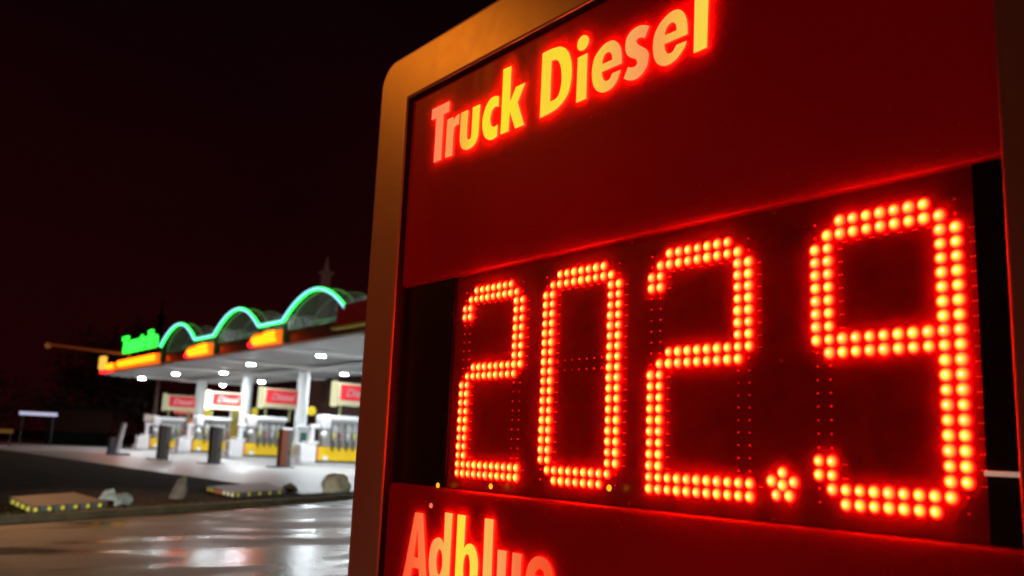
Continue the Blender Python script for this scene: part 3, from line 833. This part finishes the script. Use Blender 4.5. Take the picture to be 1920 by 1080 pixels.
# leaning pale post at the left end of the forecourt
q = onZ(216, 853)
r = empty('marker_post', (q.x, q.y, .008), label='leaning pale grey post with dark foot at the left edge of the forecourt', cat='post')
t = MB(); t.tube([(0, .05, .1), (0.1, .16, 1.1), (.1, .25, 1.72)], .15, 14); t.build('tube', mat('post_pale', (.5, .5, .55), .4), r, smooth=True)
t = MB(); t.box(-.22, .22, -.42, -.12, .0, .95, .05); t.box(-.3, .3, -.45, .7, 0, .10, .02); t.build('foot', mat('post_dark', (.05, .05, .07), .5), r)
# pale round-cornered sign on a post
q = onX(276, 848, -69.0)
r = empty('small_sign', (-69, q.y, .008), label='small pale rounded sign on a thin post left of the farthest pump', cat='sign')
t = MB(); t.cyl((0, 0, 0), (0, 0, 2.2), .05); t.build('post', MATS['bin_grey'], r, smooth=True)
t = MB(); t.box(-.04, .04, -.48, .48, 2.05, 2.62, .12, 3); t.box(-.035, .05, -.5, .5, 2.15, 2.5, .02); t.build('plate', mat('plate_pale', (.55, .45, .42), .45), r, smooth=True)
# brown mast behind the canopy corner
q = onX(282, 850, -78)
r = empty('lamp_mast', (-78, q.y, 0), label='brown mast standing behind the left end of the canopy', cat='mast')
t = MB(); t.cyl((0, 0, 0), (0, 0, 5.9), .22, .16, 12); t.build('shaft', mat('rusty_mast', (.10, .05, .035), .7, var=.4, vs=4), r, smooth=True)
# red vending column and yellow banner
q = onX(347, 840, -72.5)
r = empty('vending_cabinet', (-72.5, q.y, .008), label='dark red cabinet with glowing orange panels behind the farthest column', cat='cabinet')
t = MB(); t.box(-.4, .4, -.9, .9, 0, 2.9, .05); t.build('body', mat('cab_red', (.12, .012, .012), .4), r)
t = MB(); t.box(-.45, .45, -1.05, 1.0, 2.901, 3.3, .05); t.build('header', mat('cab_header', (.45, .10, .07), .4, emit=(.5, .08, .05), es=.6), r)
t = MB(); t.box(.401, .43, -.1, .7, 2.0, 2.5, .02); t.build('panel', mat('cab_orange', (.4, .1, .02), .4, emit=(.45, .10, .01), es=.5), r); t = MB(); t.box(.401, .43, -.1, .7, 1.0, 1.6, .02); t.build('panel', MATS['cab_orange'], r)
q = onX(435, 850, -62.6)
r = empty('banner', (-62.6, q.y, .008), label='tall narrow yellow banner left of the middle column', cat='banner')
t = MB(); t.box(-.05, .05, -.33, .33, .5, 3.2, .02); t.build('cloth', mat('banner_yellow', (.45, .34, .04), .5, var=.2, vs=3), r)
t = MB(); t.cyl((0, -.37, 0), (0, -.37, 3.3), .04); t.cyl((0, .37, 0), (0, .37, 3.3), .04); t.cyl((0, -.37, 3.3), (0, .37, 3.3), .04); t.box(-.1, .1, -.5, .5, 0, .06); t.build('frame', pwhite, r, smooth=True)
# wash points hanging on the columns
for i, x in enumerate(COLX[1:3]):
    r = empty('wash_point', (x + .35, 23.3, .95), label='white and green washing point on the ' + ('middle white column' if i == 0 else 'nearest full white column'), cat='washing point', group='washing points on the columns')
    t = MB(); t.box(.0, .22, -.42, .42, .0, .9, .06, 3); t.box(-.05, .26, -.5, .5, .90, 1.12, .05, 3); t.build('body', pwhite, r, smooth=True)
    t = MB(); t.box(.221, .25, -.22, .22, .12, .72, .02); t.build('green_panel', mat('green_panel', (.05, .16, .12), .4), r)

# ------------------------------------------------------------------ shop behind
def Xat(px, Y): return onY(px, 800, Y).x
sx0 = Xat(596, 35); 
r = empty('shop_building', (sx0, 35, 0), label='dim brown shop building standing behind the canopy beside the price sign', cat='building')
w = 30
t = MB(); t.box(0, w, 0, 9, 0, 6.4); t.build('wall', mat('shop_brick', (.10, .05, .04), .8, var=.35, vs=2, bump=.3, bs=8), r)
t = MB(); t.box(-.3, w + .3, -.4, 9.3, 6.401, 6.7); t.build('roof', mat('shop_roof', (.04, .03, .03), .7), r)
for k in range(6):
    x = 2.5 + k * 4.6
    t = MB(); t.box(x, x + 2.6, -.05, -.002, 1.0, 3.0, .01); h = t.build('window', mat('window_frame', (.12, .1, .1), .5), r)
    t = MB(); t.box(x + .1, x + 2.5, -.07, -.052, 1.1, 2.9); t.build('pane', mat('window_dark', (.02, .018, .02), .08), h)
t = MB(); t.box(.6, 1.8, -.06, -.002, 0, 2.3, .01); t.build('door', MATS['window_frame'], r)

# ------------------------------------------------------------------ verge furniture
stud = mat('yellow_stud', (.80, .68, .05), .35)
def slab(c00, c10, c11, c01, n, name_label, extra=0):
    # corners on the verge: near-left, near-right, far-right, far-left
    P = [Vector((*v[:2], .075)) for v in (c00, c10, c11, c01)]
    ctr = sum(P, Vector()) / 4
    r = empty('traffic_slab', (ctr.x, ctr.y, .075), label=name_label, cat='concrete slab', group='concrete slabs on the verge')
    loc = [(p - ctr) for p in P]
    t = MB(); t.prism([(p.x, p.y) for p in loc], 0, .10); bmesh.ops.bevel(t.b, geom=t.b.edges[:], offset=.015, segments=2, affect='EDGES')
    t.build('top_slab', mat('slab_concrete', (.19, .19, .20), .5, var=.25, vs=4, bump=.2, bs=30), r)
    d = (loc[1] - loc[0]); nrm = Vector((d.y, -d.x, 0)).normalized()
    if nrm.dot(Vector((1, 0, 0))) < 0: nrm = -nrm
    for k in range(n):
        q = loc[0] + d * ((k + .25) / n) + nrm * .012
        t = MB(); t.ball((q.x, q.y, .055), .034, (1, 1, 1.1), 12, 8); t.build('stud', stud, r, smooth=True)
    d2 = loc[3] - loc[0]; n2 = Vector((d2.y, -d2.x, 0)).normalized()
    if n2.dot(Vector((0, -1, 0))) < 0: n2 = -n2
    for k in range(4 + extra):
        q = loc[0] + d2 * ((k + .4) / (4.5 + extra)) + n2 * .012
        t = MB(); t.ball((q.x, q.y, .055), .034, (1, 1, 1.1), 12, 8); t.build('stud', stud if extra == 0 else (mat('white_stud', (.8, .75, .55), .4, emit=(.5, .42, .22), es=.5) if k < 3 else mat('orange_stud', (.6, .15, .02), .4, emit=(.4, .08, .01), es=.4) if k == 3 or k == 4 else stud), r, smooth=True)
    return r
zv = .075
slab(onZ(58, 964, zv), onZ(202, 953, zv), onZ(138, 934, zv), onZ(16, 944, zv), 6, 'low concrete slab with yellow studs at the left edge of the picture')
slab(onZ(440, 934, zv), onZ(536, 927, zv), onZ(500, 912, zv), onZ(384, 921, zv), 5, 'low concrete slab with yellow, white and orange studs in the middle of the verge', extra=3)

def boulder(px, py, w, h, d, seed, col, label, shape, tilt=(0, 0, 0)):
    q = onZ(px, py, zv)
    b = bmesh.new(); bmesh.ops.create_icosphere(b, subdivisions=4, radius=1)
    for v in b.verts:
        c_ = v.co.copy()
        n1 = noise.noise(c_ * 1.3 + Vector((seed, 0, 0))) * .26 + noise.noise(c_ * 3.1 + Vector((0, seed, 0))) * .10
        cell = noise.voronoi(c_ * 1.6 + Vector((seed, seed, 0)))[0][0]
        s = 1 + n1 - .10 * cell
        v.co = shape(c_ * s)
    me_min = min(v.co.z for v in b.verts)
    for v in b.verts:
        v.co = Vector((v.co.x * d / 2, v.co.y * w / 2, max(v.co.z, -.55) * h / 1.6))
    M = Matrix.Rotation(math.radians(25), 4, 'Z')       # long side square to the line of sight
    b.transform(M); 
    lo = min(v.co.z for v in b.verts)
    for v in b.verts: v.co.z -= lo + .02
    t = MB(); t.b = b
    return t.build('boulder', mat('rock_%d' % seed, col, .8, var=.35, vs=5, bump=.5, bs=18), loc=(q.x, q.y, zv), smooth=True, label=label, cat='boulder', group='boulders on the verge')
def two_lobed(p): return Vector((p.x, p.y, p.z * (1.25 if p.y < -.35 else .62 + .25 * max(0, p.y)) ))
def leaning(p): return Vector((p.x, p.y * (1.15 - .75 * (p.z + 1) / 2) + .75 * (p.z + 1) / 2, p.z))
def plain(p): return p
boulder(217, 947, .56, .27, .4, 3, (.42, .46, .42), 'pale greenish boulder with raised left lobe beside the left slab', two_lobed)
boulder(330, 935, .34, .42, .3, 7, (.24, .20, .16), 'small pointed brown boulder leaning to the right in mid verge', leaning)
boulder(543, 921, .42, .20, .3, 11, (.14, .09, .04), 'small dark brown flat boulder right of the second slab', plain)
boulder(630, 922, .95, .48, .5, 17, (.62, .56, .40), 'large cream boulder next to the price sign frame', plain)

# ------------------------------------------------------------------ far things
def leafy(name, x, y, h, w, seed, label, n=2600):
    r = empty(name, (x, y, 0), label=label, cat='tree', group='dark trees behind the station')
    rn = random.Random(seed)
    t = MB(); t.cyl((0, 0, 0), (0, 0, h * .55), h * .035, h * .018, 8)
    for k in range(6):
        a = rn.uniform(0, 6.3); t.cyl((0, 0, h * (.25 + .05 * k)), (math.cos(a) * w * .35, math.sin(a) * w * .35, h * (.5 + .06 * k)), h * .014, h * .005, 6)
    t.build('trunk', mat('bark', (.05, .035, .025), .9), r)
    b = bmesh.new(); cl = [(rn.gauss(0, w * .24), rn.gauss(0, w * .24), rn.uniform(h * .3, h * .92), rn.uniform(.12, .26) * w) for _ in range(26)]
    for i in range(n):
        cx, cy, cz, cr = rn.choice(cl); d = Vector((rn.gauss(0, 1), rn.gauss(0, 1), rn.gauss(0, .8))).normalized() * cr * rn.uniform(.4, 1.05)
        p = Vector((cx, cy, cz)) + d; s = rn.uniform(.12, .26) * h / 10
        u = Vector((rn.gauss(0, 1), rn.gauss(0, 1), rn.gauss(0, 1))).normalized(); v = u.cross(Vector((rn.gauss(0, 1), rn.gauss(0, 1), rn.gauss(0, 1)))).normalized()
        b.faces.new([b.verts.new(p + u * s), b.verts.new(p + v * s * .6), b.verts.new(p - u * s), b.verts.new(p - v * s * .6)])
    t = MB(); t.b = b; t.build('crown', mat('night_leaves', (.03, .035, .02), .8), r)
for i, (px, D, h, w, d) in enumerate(((-10, 95, 6.2, 10, 'at the left edge of the picture, left of the white light trail'), (165, 100, 9.5, 9, 'standing left of the canopy corner'),
                          (222, 96, 11.5, 11, 'standing just below the glowing corner box'), (262, 105, 8, 10, 'behind the leaning pale post'),
                          (505, 100, 8, 9, 'seen between the two right hand columns'))):
    dd = ray(px, 800); dd.z = 0; dd.normalize(); p_ = dd * D
    leafy('tree', p_.x, p_.y, h, w, 40 + i, 'dark leafy tree ' + d)
# low shed
d0 = ray(120, 800); d0.z = 0; d0.normalize(); s0 = d0 * 84
ang = math.atan2(d0.y, d0.x) - math.pi / 2
r = empty('storage_shed', (s0.x, s0.y, 0), ang, label='long dim brown storage shed at the far left behind the forecourt', cat='building')
t = MB(); t.box(-1.5, 3.6, 0, 6, 1.1, 3.05); t.build('wall', mat('shed_wall', (.020, .009, .006), .9, spec=.05, var=.3, vs=1), r)
t = MB(); t.box(-1.8, 3.9, -.3, 6.3, 3.051, 3.3); t.build('roof', mat('shed_roof', (.006, .005, .005), .9, spec=.05), r)
t = MB(); t.box(-1.4, 3.5, .1, 5.9, 0, 1.099); t.build('plinth', mat('shed_plinth', (.004, .004, .004), .9, spec=.05), r)
for k in range(2):
    t = MB(); t.box(-1.1 + k * 2.3, 1.2 + k * 2.3, -.04, -.002, 1.15, 2.7, .01); t.build('shutter', mat('shed_shutter', (.022, .010, .007), .9, spec=.05, var=.2, vs=3), r)
def strip(px0, px1, py, D, m, label, m2=None):  # vehicle light trail shaped as a glowing tube, holder and posts added
    a = ray(px0, py).normalized() * D; b = ray(px1, py).normalized() * D; z = EYE + (a.z + b.z) / 2
    a.z = b.z = z; c_ = (a + b) / 2
    r = empty('light_trail', c_, math.atan2((b - a).y, (b - a).x), label=label, cat='light', group='long tubes for vehicle light trails at the far left')
    L_ = (b - a).length / 2
    t = MB(); t.tube([(-L_, 0, 0), (L_, 0, 0)], .13, 10); t.build('tube', m, r, smooth=True)
    t = MB(); t.box(-L_, L_, .1, .22, .05, .2); t.build('holder', dark, r)
    for xx in (-L_ * .8, L_ * .8):
        t = MB(); t.cyl((xx, .16, .06), (xx, .16, -z), .05); t.build('post', dark, r)
strip(36, 108, 776, 79, emis('trail_white', (.62, .60, .85), .85), 'long white tube for a vehicle light trail, on added posts at far left')
strip(-30, 25, 808, 70, emis('trail_amber', (.30, .14, .03), .35), 'dim amber tube for a vehicle light trail, cut off by the left edge')
# orange boom with small lamp
a = onY(82, 645, FY); b = onY(232, 664, FY); 
r = empty('boom', (b.x, FY + .4, b.z), label='slim orange lit boom reaching left from the canopy roof to a small lamp', cat='boom')
t = MB(); t.tube([(0, 0, 0), (a.x - b.x, 0, a.z - b.z)], .11, 8); t.cyl((0, 0, -1.0), (0, 0, .05), .08)
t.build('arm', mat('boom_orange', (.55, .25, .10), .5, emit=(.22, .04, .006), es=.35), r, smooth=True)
t = MB(); t.ball((a.x - b.x, 0, a.z - b.z - .1), .3, (1.2, 1, .9)); t.build('lamp_head', emis('boom_lamp', (.28, .10, .02), .6), r, smooth=True)
# pale tower far behind and dark mast
def tower(px, pyb, pyt, D, wpx, m, label, cross):
    dd = ray(px, 800); k = D / math.hypot(dd.x, dd.y); bx, by = dd.x * k, dd.y * k
    zt = EYE + ray(px, pyt).z * D / math.hypot(ray(px, pyt).x, ray(px, pyt).y)
    s = D / 1700; ang = math.atan2(dd.y, dd.x) - math.pi / 2
    r = empty('tower', (bx, by, 0), ang, label=label, cat='tower')
    t = MB(); zc = zt - cross * s
    t.cyl((0, 0, 0), (0, 0, zc - 3 * s), wpx * .75 * s, wpx * .5 * s, 12); t.build('shaft', m, r, smooth=True)
    t = MB(); t.cyl((0, 0, zc - 4 * s), (0, 0, zc), wpx * .6 * s, wpx * .88 * s, 14); t.cyl((0, 0, zc), (0, 0, zc + 3 * s), wpx * .88 * s, wpx * .5 * s, 14); t.build('platform', m, r, smooth=True)
    t = MB(); t.cyl((0, 0, zc + 2 * s), (0, 0, zt), wpx * .33 * s, wpx * .06 * s, 10); t.build('spire', m, r, smooth=True)
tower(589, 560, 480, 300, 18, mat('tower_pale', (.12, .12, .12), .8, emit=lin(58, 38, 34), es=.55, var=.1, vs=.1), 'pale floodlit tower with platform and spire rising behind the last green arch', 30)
tower(279, 650, 557, 220, 9, mat('tower_black', (.004, .004, .004), .9), 'black mast silhouette above the green lettering', 32)
